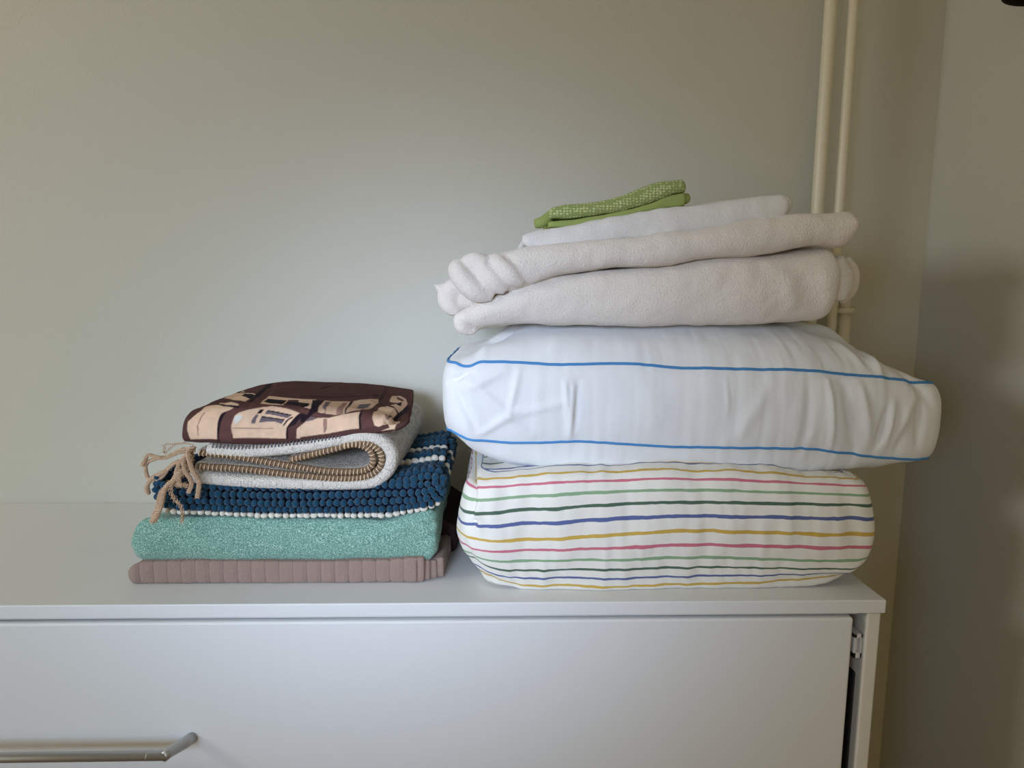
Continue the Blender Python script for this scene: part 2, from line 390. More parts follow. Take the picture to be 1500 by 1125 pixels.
# handle
hz = at(100, 1108.5, -.034)[2]; h1 = at(243, 1105, -.034)[0]; hr = (at(100, 1101, -.034)[2]-at(100, 1115, -.034)[2])/2*.93
V, Fs = [], []
pz = hz
tube_data([(h1-.68, 0.001, pz), (h1-.68, -.034, pz)], hr*.95, 24, V=V, Fs=Fs)
tube_data([(h1-.68-hr*.3, -.034, hz), (h1+hr*.1, -.034, hz)], hr, 28, V=V, Fs=Fs)
path = [(h1-hr*.25, -.034-hr*.55, hz), (h1+.0, -.030, hz), (h1+.013, -.010, hz), (h1+.0175, .0012, hz)]
tube_data(path, [hr*1.0, hr*1.12, hr*1.2, hr*1.2], 28, V=V, Fs=Fs)
tube_data([(h1-.0225, -.034, hz), (h1-.0217, -.034, hz)], hr*1.025, 28, V=V, Fs=Fs)
hd_ = mesh_obj('handle', V, Fs, M_metal, df); hd_['label'] = 'brushed grey metal bar handle'
# hinge block and damper strip in the gap beside the front
a0, a1 = at(1256, 929, .008), at(1270, 964, .008)
hx1 = px0-.0005; hx0 = hx1-.0115
bm = bmesh.new()
zt, zb = a0[2], a1[2]
for b in ((hx0, hx1, .014, .030, zb, zt), (hx0, hx0+.004, .008, .016, zb, zt), (hx1-.003, hx1, .008, .016, zb, zt), (hx0, hx1, .008, .016, zt-.006, zt), (hx0, hx1, .008, .016, zb, zb+.008),
          (dx-.01, hx0+.003, .020, .030, (zt+zb)/2-.002, (zt+zb)/2+.006)): add_box(bm, *b)
bmesh.ops.bevel(bm, geom=bm.edges[:], offset=.0008, segments=2, affect='EDGES')
me = bpy.data.meshes.new('hinge_bracket'); bm.to_mesh(me); bm.free(); me.materials.append(M_plast); o = put(bpy.data.objects.new('hinge_bracket', me), dr); o['label'] = 'small white plastic hinge bracket'
sx = at(1248, 990, .03)[0]
box('gap_strip', (sx-.004, sx+.006, .0185, .05, .09, at(1248, 978, .03)[2]), M_dark, dr, bev=.003, seg=3)['label'] = 'dark grey strip in the side gap'
box('recess_block', (dx+.004, px0-.0006, .12, .36, .09, ZT-TH-.003), M_dark, dr, bev=0)['label'] = 'dark block filling the side recess'  # dark block filling the recess deep behind the gap

# ------------------------------------------------------------------ right pile
# striped folded duvet
YD = .018
def X(px, Y=YD): return at(px, 600, Y)[0]
st = [  # stripe rows, bottom to top, pixel polylines along the front
 ([(690, 846), (742, 860), (1000, 858), (1200, 848), (1270, 838)], 0),
 ([(684, 838), (742, 849), (1000, 846), (1240, 840), (1275, 832)], 1),
 ([(680, 826), (742, 837.6), (1000, 832.5), (1240, 834.5), (1279, 826)], 2),
 ([(678, 818), (742, 824), (1000, 818), (1240, 823), (1283, 818)], 3),
 ([(676, 806), (742, 808.5), (1000, 799.6), (1240, 804), (1286, 806)], 4),
 ([(674, 790), (742, 793), (1000, 779), (1240, 785.6), (1283, 787)], 5),
 ([(670, 773), (742, 770), (1000, 757), (1240, 762.5), (1280, 765)], 6),
 ([(668, 757), (742, 750), (1000, 737), (1240, 742), (1275, 745)], 7),
 ([(670, 738), (742, 729.5), (1000, 719), (1240, 727), (1270, 729)], 8),
 ([(676, 718), (742, 711), (1000, 702.5), (1240, 713), (1265, 715)], 9),
 ([(684, 705), (742, 697), (1000, 689), (1240, 702.7), (1262, 706)], 10),
 ([(690, 692), (742, 685), (1000, 678), (1240, 692), (1258, 698)], 11)]
ins = [.012, .007, .004, .002, 0, 0, 0, .001, .003, .008, .018, .040]
bot = ([(700, 860), (742, 867), (1000, 869), (1200, 859), (1250, 850)], -.6)
st = [([(x+max(0, x-1150)*.20, y) for x, y in l], v) for l, v in st]; bot = ([(x+max(0, x-1150)*.20, y) for x, y in bot[0]], bot[1])
insx = [.027, .020, .013, .007, .003, .001, .003, .006, .010, .014, .020, .034]
rows = [((.018, .036), bot[0], bot[1])]+[((ins[i], insx[i]), s[0], s[1]) for i, s in enumerate(st)]
def dduv(p, v, n):
    d = .0035*fbm((p[0]*1.0, p[1]*1.2, p[2]*.6), 16, 3)+.0016*fbm((p[0]*2.5+4, p[1], p[2]*.5), 22, 2)
    return d
duvet = soft_body('folded_duvet', [(X(664), YD), (X(1312), YD+.004), (X(1312)+.006, .405), (X(672), .405)], [.05, .028, .04, .05], rows, M_stripe, yf=YD, sub=4, zmin=ZT+.0004, cap_mat=M_stripe_top, xin=.75, crown=-.006, disp=dduv, ds=(.0035, .006, .012),
    creases=[(688, 655, 692, 765, 6, -.022), (693, 740, 702, 772, 6, .008), (700, 765, 690, 772, 5, -.010), (676, 790, 700, 850, 7, -.004), (690, 700, 700, 745, 6, .004),
             (1050, 700, 1052, 850, 12, .0015), (1150, 690, 1160, 850, 18, .002), (1240, 700, 1262, 840, 14, -.003), (900, 700, 905, 860, 16, .0012), (1100, 690, 1104, 850, 12, -.0015), (780, 700, 790, 860, 20, -.0012)])
tag(duvet, 'folded white duvet with thin multicoloured stripes, lying directly on the dresser top', 'duvet')

# white box pillow with blue piping
YP = .045
rowsP = [(.075, [(655, 652), (700, 680), (760, 688), (1000, 693), (1200, 692), (1280, 688), (1345, 676)], 0),
 (.030, [(650, 640), (680, 664), (740, 678), (830, 684), (1000, 688), (1180, 691), (1280, 684), (1345, 672)], 1),
 (.010, [(652, 634), (692, 645), (760, 649), (850, 647), (1000, 655), (1175, 657), (1290, 670), (1350, 672)], 2),
 (.002, [(648, 610), (700, 622), (1000, 626), (1175, 630), (1362, 645)], 3),
 (0.0, [(645, 575), (700, 585), (1000, 590), (1175, 595), (1372, 600)], 4),
 (.003, [(650, 550), (700, 553), (1000, 562), (1175, 565), (1375, 578)], 5),
 (.012, [(658, 533), (675, 538), (700, 531), (760, 532), (818, 535), (900, 533), (1000, 539), (1180, 543), (1300, 555), (1368, 563)], 6),
 (.040, [(662, 518), (690, 508), (760, 500), (1000, 505), (1180, 510), (1290, 528), (1368, 557)], 7),
 (.085, [(672, 505), (700, 488), (760, 481), (850, 480), (1000, 480), (1180, 484), (1280, 508), (1345, 540), (1366, 556)], 8)]
def dpil(p, v, n):
    e = min(1, max(0, (p[0]-.30)/.1)+max(0, (-.0-p[0])/.05)*.6)
    return .0022*fbm((p[0]*1.0, p[1], p[2]*.7), 14, 3)+.0018*e*fbm((p[0]*3, p[1], p[2]*.8), 14, 3)+.0007*fbm((p[0]*6, p[1], p[2]*.3+8), 12, 2)
cre = [(680, 570, 740, 545, 8, .003), (690, 560, 780, 640, 6, .003), (665, 560, 700, 640, 7, -.003), (828, 560, 832, 610, 4, .004), (840, 570, 836, 640, 6, .005), (848, 560, 842, 630, 6, -.004),
       (740, 610, 830, 590, 5, .0025), (700, 640, 760, 600, 6, .0025), (760, 545, 745, 610, 6, .002), (655, 560, 690, 545, 5, -.004), (850, 490, 790, 520, 12, .002), (720, 500, 700, 525, 8, .003),
       (1216, 560, 1222, 655, 6, .005), (1190, 550, 1180, 655, 10, -.003), (1238, 560, 1256, 660, 9, -.005), (1262, 560, 1275, 640, 8, .004), (1300, 600, 1288, 655, 6, -.005), (1310, 590, 1300, 650, 6, .004),
       (1340, 585, 1310, 650, 8, .003), (1270, 500, 1290, 545, 7, -.003), (1305, 520, 1300, 550, 6, .004), (1250, 490, 1285, 540, 10, .004), (1330, 540, 1370, 600, 8, -.003), (1065, 555, 1068, 610, 3, .0012),
       (1130, 560, 1080, 645, 14, .002), (1000, 555, 1066, 553, 3, .0006), (1350, 580, 1345, 650, 7, -.004), (950, 560, 955, 640, 20, .0015)]
rowsP = [(i_, [(x+max(0, x-1250)*.14, y) for x, y in l], v) for i_, l, v in rowsP]
pq = [(at(643, 590, YP)[0], YP), (at(1394, 590, YP)[0], YP+.002), (at(1394, 590, YP)[0]+.004, .338), (at(645, 590, YP)[0]+.002, .36)]
pillow = soft_body('box_pillow', pq, [.045, .030, .05, .05], rowsP, M_cotton, yf=YP, sub=7, crown=.012, under=-.004, disp=dpil, ds=(.0026, .006, .012), creases=[c[:4]+(c[4]*.8, c[5]*1.5) for c in cre], xin=.7)
tag(pillow, 'puffy white box pillow with blue piping, on the striped duvet', 'pillow')
def piping(row, r):
    me = pillow.data; att = me.attributes['rowv'].data
    pts = [(np.array(v.co), np.array(v.normal)) for v in me.vertices if abs(att[v.index].value-row) < .02]
    c = np.mean([p for p, n in pts], 0); pts.sort(key=lambda q: atan2((q[0][1]-c[1])*1.9, q[0][0]-c[0]))
    V, Fs = [], []; pp = [p+n*r*.35 for p, n in pts]; pp.append(pp[0])
    tube_data(pp, r, 10, False, V, Fs)
    o = mesh_obj('piping', V, Fs, M_pip, pillow); o['label'] = 'blue piping along the '+('upper' if row > 4 else 'lower')+' edge'
piping(6, .0019); piping(2, .0017)

# towels, bottom to top
YT = .07
def dterry(p, v, n): return .0030*fbm((p[0], p[1]*.8, p[2]*1.2), 13, 3)+.0009*fbm(p, 60, 2)
def towel(name, top, bot, yf, yb, mat_, bulge=.5, ncap=10, amp=dterry, creases=(), R=.03, backdz=0., crown=.004, xo=0, zmin=None, xin=.3):
    xs = sorted(set([p[0] for p in top]+[p[0] for p in bot]))
    ft = pchip([p[0] for p in top], [p[1] for p in top]); fb = pchip([p[0] for p in bot], [p[1] for p in bot])
    xs = np.linspace(xs[0], xs[-1], 40)
    T, B = ft(xs), fb(xs); h = float(np.median(B-T))*.00092
    rr = []
    for k in range(9):
        th = pi*k/8; c = (1-cos(th))/2
        rr.append((h*bulge*(1-sin(th)**.8), [(x, b+(t_-b)*c) for x, t_, b in zip(xs, T, B)], k))
    l, r = at(xs[0], (T[0]+B[0])/2, yf)[0], at(xs[-1], (T[-1]+B[-1])/2, yf)[0]
    return soft_body(name, [(l, yf), (r, yf), (r+xo, yb), (l+xo, yb)], R, rr, mat_, yf=yf, sub=3, cap_n=ncap, crown=crown, disp=amp, ds=(.0032, .005, .01), creases=creases, back_dz=backdz, zmin=zmin, xin=xin)
def blob(V, Fs, pts, rads, n=16, steps=22, flat=1.0):
    P = smooth_path([list(p)+[r] for p, r in zip(pts, rads)], steps)
    b0 = len(V); tube_data([p[:3] for p in P], [max(.0008, p[3]) for p in P], n, True, V, Fs)
def remesh(o, vox=.0026, sm=4):
    m = o.modifiers.new('merge_folds', 'REMESH'); m.mode = 'VOXEL'; m.voxel_size = vox; m.use_smooth_shade = True
    s = o.modifiers.new('soften', 'SMOOTH'); s.iterations = sm; s.factor = .6
def merge_into(o, V, Fs):
    me = o.data; bm = bmesh.new(); bm.from_mesh(me); vs = [bm.verts.new(tuple(map(float, v))) for v in V]
    for f in Fs:
        try: bm.faces.new([vs[i] for i in f]).smooth = True
        except ValueError: pass
    bmesh.ops.recalc_face_normals(bm, faces=bm.faces[:])
    bm.to_mesh(me); bm.free()
lo = towel('bath_towel', [(664, 459), (690, 443), (720, 430), (760, 415), (800, 406), (860, 397), (960, 388), (1050, 376), (1130, 372), (1200, 363), (1236, 362)],
     [(664, 474), (690, 484), (710, 479), (760, 476), (850, 477), (960, 478), (1100, 475), (1180, 473), (1215, 466), (1236, 452)], YT, .37, M_terry, bulge=.42, R=[.02, .018, .03, .03],
     creases=[(1165, 385, 1195, 440, 12, -.003), (1150, 400, 1170, 460, 12, .003), (1110, 380, 1130, 430, 16, -.002), (1205, 380, 1215, 450, 12, .003), (760, 430, 900, 410, 20, .003)])
V, Fs = [], []
A = lambda x, y, Y: at(x, y, Y)
blob(V, Fs, [A(676, 462, .085), A(673, 470, .083), A(678, 481, .083), A(690, 489, .085)], [.008, .009, .0085, .003])
blob(V, Fs, [A(690, 489, .085), A(700, 478, .10), A(715, 470, .13)], [.004, .006, .006])
blob(V, Fs, [A(1236, 378, .13), A(1243, 400, .13), A(1242, 425, .13), A(1232, 444, .13)], [.008, .014, .012, .004])
blob(V, Fs, [A(1215, 382, .10), A(1225, 410, .105), A(1220, 440, .105)], [.018, .022, .016])
merge_into(lo, V, Fs); remesh(lo)
tag(lo, 'thick cream terry towel lying directly on the white box pillow', 'towel', 'cream bath towels in the right pile')
up = towel('bath_towel', [(690, 378), (705, 373), (735, 368), (770, 362), (860, 352), (1000, 338), (1100, 322), (1180, 313), (1240, 310), (1252, 310), (1260, 316)],
     [(690, 430), (705, 432), (745, 428), (790, 413), (830, 403), (860, 398), (900, 392), (960, 391), (1050, 377), (1120, 373), (1150, 368), (1200, 361), (1232, 364), (1249, 354), (1260, 341)], YT-.006, .36, M_terry, bulge=.45, R=[.02, .008, .03, .03], xin=.12,
     creases=[(780, 385, 830, 410, 10, -.003), (740, 370, 745, 415, 9, -.004), (1165, 350, 1200, 345, 10, .002)])
V, Fs = [], []
blob(V, Fs, [A(673, 386, .082), A(670, 396, .074), A(682, 414, .070), A(700, 429, .070), A(722, 436, .074)], [.009, .013, .0145, .0135, .006])
blob(V, Fs, [A(680, 385, .080), A(697, 383, .076), A(712, 389, .072)], [.010, .0125, .012])
blob(V, Fs, [A(700, 386, .082), A(712, 400, .070), A(726, 414, .066), A(740, 428, .068)], [.011, .0125, .0125, .006])
blob(V, Fs, [A(722, 380, .080), A(736, 392, .068), A(750, 406, .066), A(765, 416, .07)], [.012, .0125, .012, .006])
blob(V, Fs, [A(634, 416, .105), A(641, 420, .103), A(652, 425, .100), A(664, 423, .10), A(678, 420, .104)], [.0008, .0045, .0115, .0145, .014])
blob(V, Fs, [A(650, 428, .10), A(656, 443, .10), A(665, 453, .10), A(676, 452, .11)], [.010, .013, .0105, .005])
blob(V, Fs, [A(655, 434, .125), A(680, 428, .115), A(705, 418, .11), A(730, 405, .10)], [.016, .026, .030, .028])
merge_into(up, V, Fs); remesh(up)
tag(up, 'upper cream terry towel with crumpled bunched left end, under the smaller white cloth', 'towel', 'cream bath towels in the right pile')
sm_ = towel('hand_towel', [(766, 345), (785, 338), (860, 325), (950, 308), (1010, 300), (1080, 292), (1135, 287), (1150, 286), (1157, 290)],
     [(766, 358), (775, 364), (800, 367), (860, 360), (960, 349), (1050, 337), (1105, 324), (1126, 327), (1145, 323), (1157, 311)], YT+.012, .30, M_terry2, bulge=.45, R=[.008, .006, .02, .02], xin=.15)
tag(sm_, 'smaller smooth white hand towel, under the green cloth', 'towel', None)
# a slightly set-back second layer at the right end of the hand towel
V, Fs = [], []; blob(V, Fs, [A(1146, 292, .12), A(1152, 300, .12), A(1148, 312, .12)], [.006, .0085, .005]); merge_into(sm_, V, Fs); remesh(sm_, .0022, 2)
# green cloth: two folded layers and a rolled lobe
gr = empty('dish_cloth', tuple(at(890, 335, .12)), label='small folded green dotted dish cloth on top of the white towels', cat='cloth')
YG = YT+.025
dg = lambda p, v, n: .0012*fbm(p, 30, 3)
g1 = towel('upper_fold', [(806, 304), (830, 300), (860, 297), (900, 290), (940, 275), (980, 264.5), (1002, 263), (1007, 268)],
     [(806, 320), (830, 321), (860, 317), (900, 311), (950, 298), (990, 284), (1007, 281)], YG, .24, M_green, bulge=.4, R=.008, amp=dg, crown=.001)
g1.parent = gr; g1.matrix_parent_inverse = Matrix.Translation(gr.location).inverted()
g2 = towel('lower_fold', [(803, 324), (830, 322), (860, 318), (910, 309), (950, 299), (985, 285), (1006, 282)],
     [(803, 334), (830, 333), (860, 329), (910, 318), (960, 307), (1000, 302), (1006, 300)], YG+.003, .235, M_green2, bulge=.4, R=.006, amp=dg, crown=.001)
g2.parent = gr; g2.matrix_parent_inverse = Matrix.Translation(gr.location).inverted()
V, Fs = [], []
blob(V, Fs, [A(783, 328, YG+.02), A(793, 326, YG+.018), A(803, 319, YG+.02), A(812, 310, YG+.024)], [.0065, .0075, .0075, .006])
o = mesh_obj('rolled_corner', V, Fs, M_green2, gr); remesh(o, .0016, 3); V, Fs = [], []
blob(V, Fs, [A(1000, 292, YG+.02), A(1004, 291, YG+.02), A(1006, 287, YG+.03)], [.007, .0072, .004])
o = mesh_obj('rolled_corner', V, Fs, M_green2, gr); remesh(o, .0016, 3)

# ------------------------------------------------------------------ left pile
YM = .058
# mauve quilt
def dmv(p, v, n):
    g = ((p[0]+10.5)/.0188) % 1.0; g = min(g, 1-g)
    return .0004-.0020*exp(-(g/.075)**2)+.0008*fbm(p, 40, 2) if p[2] > ZT+.001 else .0
def leaf(x0, x1, ytop, ybot, yf, yb, m=M_mauve, f=dmv, name='folded_layer', bulge=.15, R=.006):
    top = [(a, b) for a, b in ytop]; bot_ = [(a, b) for a, b in ybot]
    return towel(name, top, bot_, yf, yb, m, bulge=bulge, R=R, amp=f, crown=.001)
q0 = at(188, 845, YM); q1 = at(612, 845, YM)
zb = ZT+.0006
base = ZT
def zpx(x, Y, z):                                # pixel row of height z at column x in plane Y
    a, b = at(x, 700, Y), at(x, 900, Y); return 700+200*(z-a[2])/(b[2]-a[2])
quilt = towel('folded_quilt', [(183, 838), (195, 826), (216, 822), (300, 821), (450, 822), (560, 820), (622, 816)],
      [(183, 850)]+[(x, zpx(x, YM, ZT+.0015)) for x in (195, 300, 400, 500, 622)], YM, .37, M_mauve, bulge=.12, R=[.012, .004, .02, .02], amp=dmv, crown=.002, xo=.0, zmin=ZT+.0004, xin=1.0)
tag(quilt, 'thin folded mauve brown quilt at the bottom of the left pile', 'quilt')
for k, (xa, xb, yt, yy) in enumerate([(596, 611, 822, .003), (606, 630, 823, .010), (622, 640, 822, .014), (634, 650, 818, .018)]):
    Yk = YM-.004+yy
    o = towel('folded_layer', [(xa, yt), (xb-2, yt-2), (xb, yt)], [(xa, zpx(xa, Yk, ZT+.0018)), (xb, zpx(xb, Yk, ZT+.0018))], Yk, .36+.002*k, M_mauve, bulge=.10, R=.0035, amp=lambda p, v, n: .0005*fbm(p, 60, 2), crown=.0005, xo=.012, zmin=ZT+.0004)
    o.parent = quilt
o = towel('shade_flap', [(600, 765), (640, 757), (668, 772)], [(600, zpx(600, .16, ZT+.002)), (668, zpx(668, .16, ZT+.002))], .16, .35, M_gap_shade, bulge=.12, R=.02, amp=None, crown=.001, xo=.01)  # added dark flap, shade between the piles put into its colour
o.parent = quilt; o['label'] = 'added dark brown flap standing in for shade between the piles'
# teal blanket
YTl = .06
teal = towel('folded_blanket', [(185, 795), (190, 780), (198, 767), (214, 757), (300, 754), (440, 758), (560, 757), (610, 748), (630, 744), (641, 750)],
      [(185, 806), (197, 817), (250, 822), (300, 823), (440, 822), (560, 820), (605, 819), (628, 822), (641, 812)], YTl, .36, M_teal, bulge=.25, R=[.02, .012, .03, .03],
      amp=lambda p, v, n: .0022*fbm((p[0], p[1], p[2]), 18, 3), creases=[(530, 770, 600, 750, 12, -.004), (560, 775, 625, 760, 10, .003), (250, 765, 330, 775, 12, -.002), (440, 770, 500, 765, 14, -.002), (641, 765, 625, 768, 4, -.006), (641, 785, 622, 787, 4, -.006)])
tag(teal, 'folded teal melange blanket between the mauve quilt and the blue bobble rug', 'blanket')
# blue bobble rug
YBl = .062
rug = empty('bobble_rug', tuple(at(430, 757, .15)), label='folded navy blue bobble rug with white bobble stripes, on the teal blanket', cat='rug')
bx0, bx1 = at(219, 730, YBl)[0], at(648, 730, YBl)[0]
ztopf = zline([(219, 712), (300, 712), (440, 716), (560, 712), (648, 700)], YBl)
zbotf = zline([(219, 742), (300, 755), (440, 760), (560, 759), (600, 753), (648, 742)], YBl)
RB = .0050
body = towel('rug_backing', [(221, 716), (240, 711), (300, 712), (440, 716), (560, 712), (646, 702)], [(221, 738), (240, 746), (300, 752), (440, 757), (560, 756), (600, 750), (646, 738)],
     YBl+.004, .33, M_navy, bulge=.35, R=[.02, .012, .03, .03], amp=None, crown=.0, backdz=.018, xo=.0)
body.parent = rug; body.matrix_parent_inverse = Matrix.Translation(rug.location).inverted()
bmb = bmesh.new(); bmesh.ops.create_icosphere(bmb, subdivisions=2, radius=1.0)
for f in bmb.faces: f.smooth = True
meshes = {}
for nm, mm in (('blue', M_blue), ('cream', M_cream)):
    me = bpy.data.meshes.new('bobble'); bmb.to_mesh(me); me.materials.append(mm); meshes[nm] = me
bmb.free()
bob = []                                           # (pos, scale, rot, colour)
def put_bob(p, c, s=(1, 1, 1), rz=0): bob.append((np.array(p)+np.array([random.uniform(-.0006, .0006) for _ in range(3)]), c, tuple(q*random.uniform(.9, 1.12) for q in s), rz))
rowdef = [([(232, 747), (300, 750.5), (440, 755), (560, 754), (600, 748), (644, 738)], 'cream', -.000),
          ([(230, 738), (300, 742), (440, 746), (560, 744.5), (620, 738), (647, 730)], 'blue', -.003),
          ([(226, 728), (300, 732.5), (440, 736), (560, 733), (620, 729), (649, 721)], 'blue', -.0045),
          ([(224, 719), (300, 722), (440, 725), (560, 722), (620, 720), (651, 712)], 'blue', -.003),
          ([(226, 711), (300, 713), (440, 715), (560, 711), (620, 710), (651, 703)], 'blue', .0015)]
for ri, (pl, c, dy) in enumerate(rowdef):
    f = zline(pl, YBl); a, b = at(pl[0][0], 730, YBl)[0], at(pl[-1][0], 730, YBl)[0]
    x = a+random.random()*.004
    while x < b:
        s = random.uniform(.92, 1.1)
        edge = max(0, (x-(b-.02))/.02)**2*.012+max(0, (a+.02-x)/.02)**2*.012
        put_bob((x, YBl+dy+edge+random.uniform(-.0006, .0006), float(f(x))+random.uniform(-.0004, .0004)), c, (s*RB*.98, RB*1.0, RB*(1.02 if c == 'blue' else .8)))
        x += RB*2*s*.93
# rows lying on top, running back and slightly up towards the right end
def topz(x, y): return float(ztopf(x))+.001+.085*max(0, y-YBl)+.0
cols = ['blue', 'blue', 'blue', 'blue', 'blue', 'cream', 'blue', 'blue', 'blue', 'cream', 'blue', 'blue', 'blue', 'blue', 'blue']
for j, c in enumerate(cols):
    y = YBl+.008+j*.0148
    x = at(575, 700, YBl)[0]
    xe = bx1-.003+.004*j/14
    while x < xe:
        s = random.uniform(.95, 1.12); u = max(0, (x-(xe-.016))/.016)
        put_bob((x, y+.03*(x-bx1)+random.uniform(-.0006, .0006), topz(x, y)+.0015+.003*sin(j*1.3)-u*u*.007), c, (RB*1.1*s, RB*1.25, RB*1.05))
        x += RB*1.9*s
    for k in range(1, 4):                          # rows turning down over the right end
        put_bob((xe+.0015*(2-abs(k-2)), y+.0015*k, topz(xe, y)-.004-k*.0095), c if k < 3 else 'blue', (RB*1.0, RB*1.2, RB*1.1))
for j in range(0, 18):                             # left end
    for k in range(4):
        put_bob((bx0+.001+.004*abs(k-1.5)/1.5, YBl+.016+j*.014, float(zbotf(bx0))+.008+k*.0095), 'blue' if k else 'cream', (RB, RB*1.2, RB))
ord_ = sorted(range(len(bob)), key=lambda i: np.linalg.norm(bob[i][0]-CAM)+(.5 if bob[i][0][0] < bx0+.006 and bob[i][0][1] > .08 else 0))
rest_V, rest_F, rest_M = [], [], []
ico = meshes['blue']; iv = np.array([v.co[:] for v in ico.vertices]); ifc = [tuple(p.vertices) for p in ico.polygons]
for rank, i in enumerate(ord_):
    p, c, s, rz = bob[i]
    if rank < 300:
        o = bpy.data.objects.new('bobble', meshes[c]); link(o, rug); o.location = Vector(p)-rug.location; o.scale = s
        o.rotation_euler = (random.uniform(-.2, .2), random.uniform(-.2, .2), 0)
        if c == 'cream': o['label'] = 'cream white bobble'
    else:
        b0 = len(rest_V); rest_V += list(iv*np.array(s)+p); rest_F += [tuple(b0+q for q in f) for f in ifc]; rest_M += [0 if c == 'blue' else 1]*len(ifc)
if rest_V:
    o = mesh_obj('bobble_pile', rest_V, rest_F, M_blue, rug); o.data.materials.append(M_cream); o.data.polygons.foreach_set('material_index', rest_M); o['kind'] = 'stuff'

# white woven rug: three nested layers folded over to the right, open to the left
YR, YRB = .056, .345
wr = empty('woven_rug', tuple(at(430, 718, .15)), label='folded off-white woven rug with jute tassels, on the blue bobble rug', cat='rug')
def ribbon(name, px, th, yf, yb, m, parent, n=90, ny=24, shiftx=0.0, rise=0.0):
    P = smooth_path([at(a, b, YR)[[0, 2]] for a, b in px], n); P = [np.array(p) for p in P]
    prof = []                                     # loop around the section: front rounded, back plain
    r = th/2
    loop = [(-r, yb)]+[(-r, yb+(yf+r-yb)*k/ny) for k in range(1, ny+1)]
    loop += [(-r*cos(a_), yf+r-r*sin(a_)) for a_ in np.linspace(.3, pi-.3, 6)]
    loop += [(r, yf+r+(yb-yf-r)*k/ny) for k in range(0, ny+1)]
    V, Fs, UV = [], [], []; K = len(loop); L = 0
    for i, p in enumerate(P):
        t_ = P[min(i+1, n-1)]-P[max(i-1, 0)]; t_ = t_/np.linalg.norm(t_); nn = np.array([-t_[1], t_[0]])
        if i: L += np.linalg.norm(P[i]-P[i-1])
        for (o_, y) in loop:
            k = (y-yf)/(yb-yf)
            V.append((p[0]+nn[0]*o_+shiftx*k, y, p[1]+nn[1]*o_+rise*k)); UV.append((L, y))
    for i in range(n-1):
        for k in range(K):
            k2 = (k+1) % K; Fs.append((i*K+k, i*K+k2, (i+1)*K+k2, (i+1)*K+k))
    Fs.append(tuple(range(K))[::-1]); Fs.append(tuple((n-1)*K+k for k in range(K)))
    o = mesh_obj(name, V, Fs, m, parent)
    uv = o.data.uv_layers.new(name='weave')
    li = [0]*len(o.data.loops); o.data.loops.foreach_get('vertex_index', li)
    uv.data.foreach_set('uv', [c for i in li for c in UV[i]])
    return o, P
outer = [(302, 661), (360, 663), (440, 656), (500, 645), (538, 642), (560, 650), (572, 667), (569, 687), (557, 701), (538, 709), (480, 711), (420, 710), (350, 707), (275, 700)]
mid = [(500, 654), (533, 649), (552, 658), (559, 673), (553, 689), (533, 700), (492, 702), (423, 696), (353, 688), (284, 684)]
inner = [(423, 675), (440, 671), (481, 661), (518, 652), (540, 660), (546, 675), (541, 686), (524, 692), (485, 692), (440, 686.5), (388, 678), (336, 669), (287, 664)]
ribbon('rug_layer', outer, .0175, YR, YRB, M_rug, wr, shiftx=.006)
ribbon('rug_layer', mid, .0085, YR+.003, YRB-.01, M_rug, wr, shiftx=.003)
ribbon('rug_layer', inner, .0080, YR+.004, YRB-.02, M_rug, wr, shiftx=.002)
def binding(px, th, y0, name, lo_=0, stitch=M_tanl, base_m=M_tan, pitch=.0049, off=0., wide=1.0):
    P = smooth_path([at(a, b, YR)[[0, 2]] for a, b in px], 400); V, Fs = [], []
    if base_m: tube_data([(p[0], y0+.002, p[1]) for p in P[::4]], th*.52, 8, True, V, Fs)
    o = mesh_obj(name, V, Fs, base_m, wr) if base_m else None
    d = 0; V, Fs = [], []
    for i in range(1, len(P)):
        d += np.linalg.norm(P[i]-P[i-1])
        if d > pitch:
            d = 0; t_ = P[min(i+1, 399)]-P[i-1]; t_ /= np.linalg.norm(t_); nn = np.array([-t_[1], t_[0]]); c = P[i]+nn*off
            pts = [(c[0]+nn[0]*s_*th*.5*wide+t_[0]*s_*.0006, y0-th*.50*(1-abs(s_)**2)*.9-.0005, c[1]+nn[1]*s_*th*.5*wide+t_[1]*s_*.0006) for s_ in np.linspace(-1, 1, 6)]
            tube_data(pts, .00085, 5, True, V, Fs)
    s = mesh_obj('edge_stitches', V, Fs, stitch, o or wr); s['kind'] = 'stuff'
    return o
b1 = binding(mid, .0085, YR+.003, 'edge_binding'); b1['label'] = 'tan binding with beige stitches, outer loop'
b2 = binding(inner, .0085, YR+.004, 'edge_binding'); b2['label'] = 'tan binding with beige stitches, innermost loop'
binding([(306, 653.5), (360, 656), (440, 648.5), (500, 640)], .006, YR+.0035, 'grey', stitch=M_greyst, base_m=None, pitch=.0046)
# added filler set back in the hollow, its dark colour painted shade
ribbon('rug_layer', [(430, 681), (460, 678), (490, 674), (512, 670), (530, 672)], .034, YR+.17, YRB-.03, M_rug_shade, wr, shiftx=0)
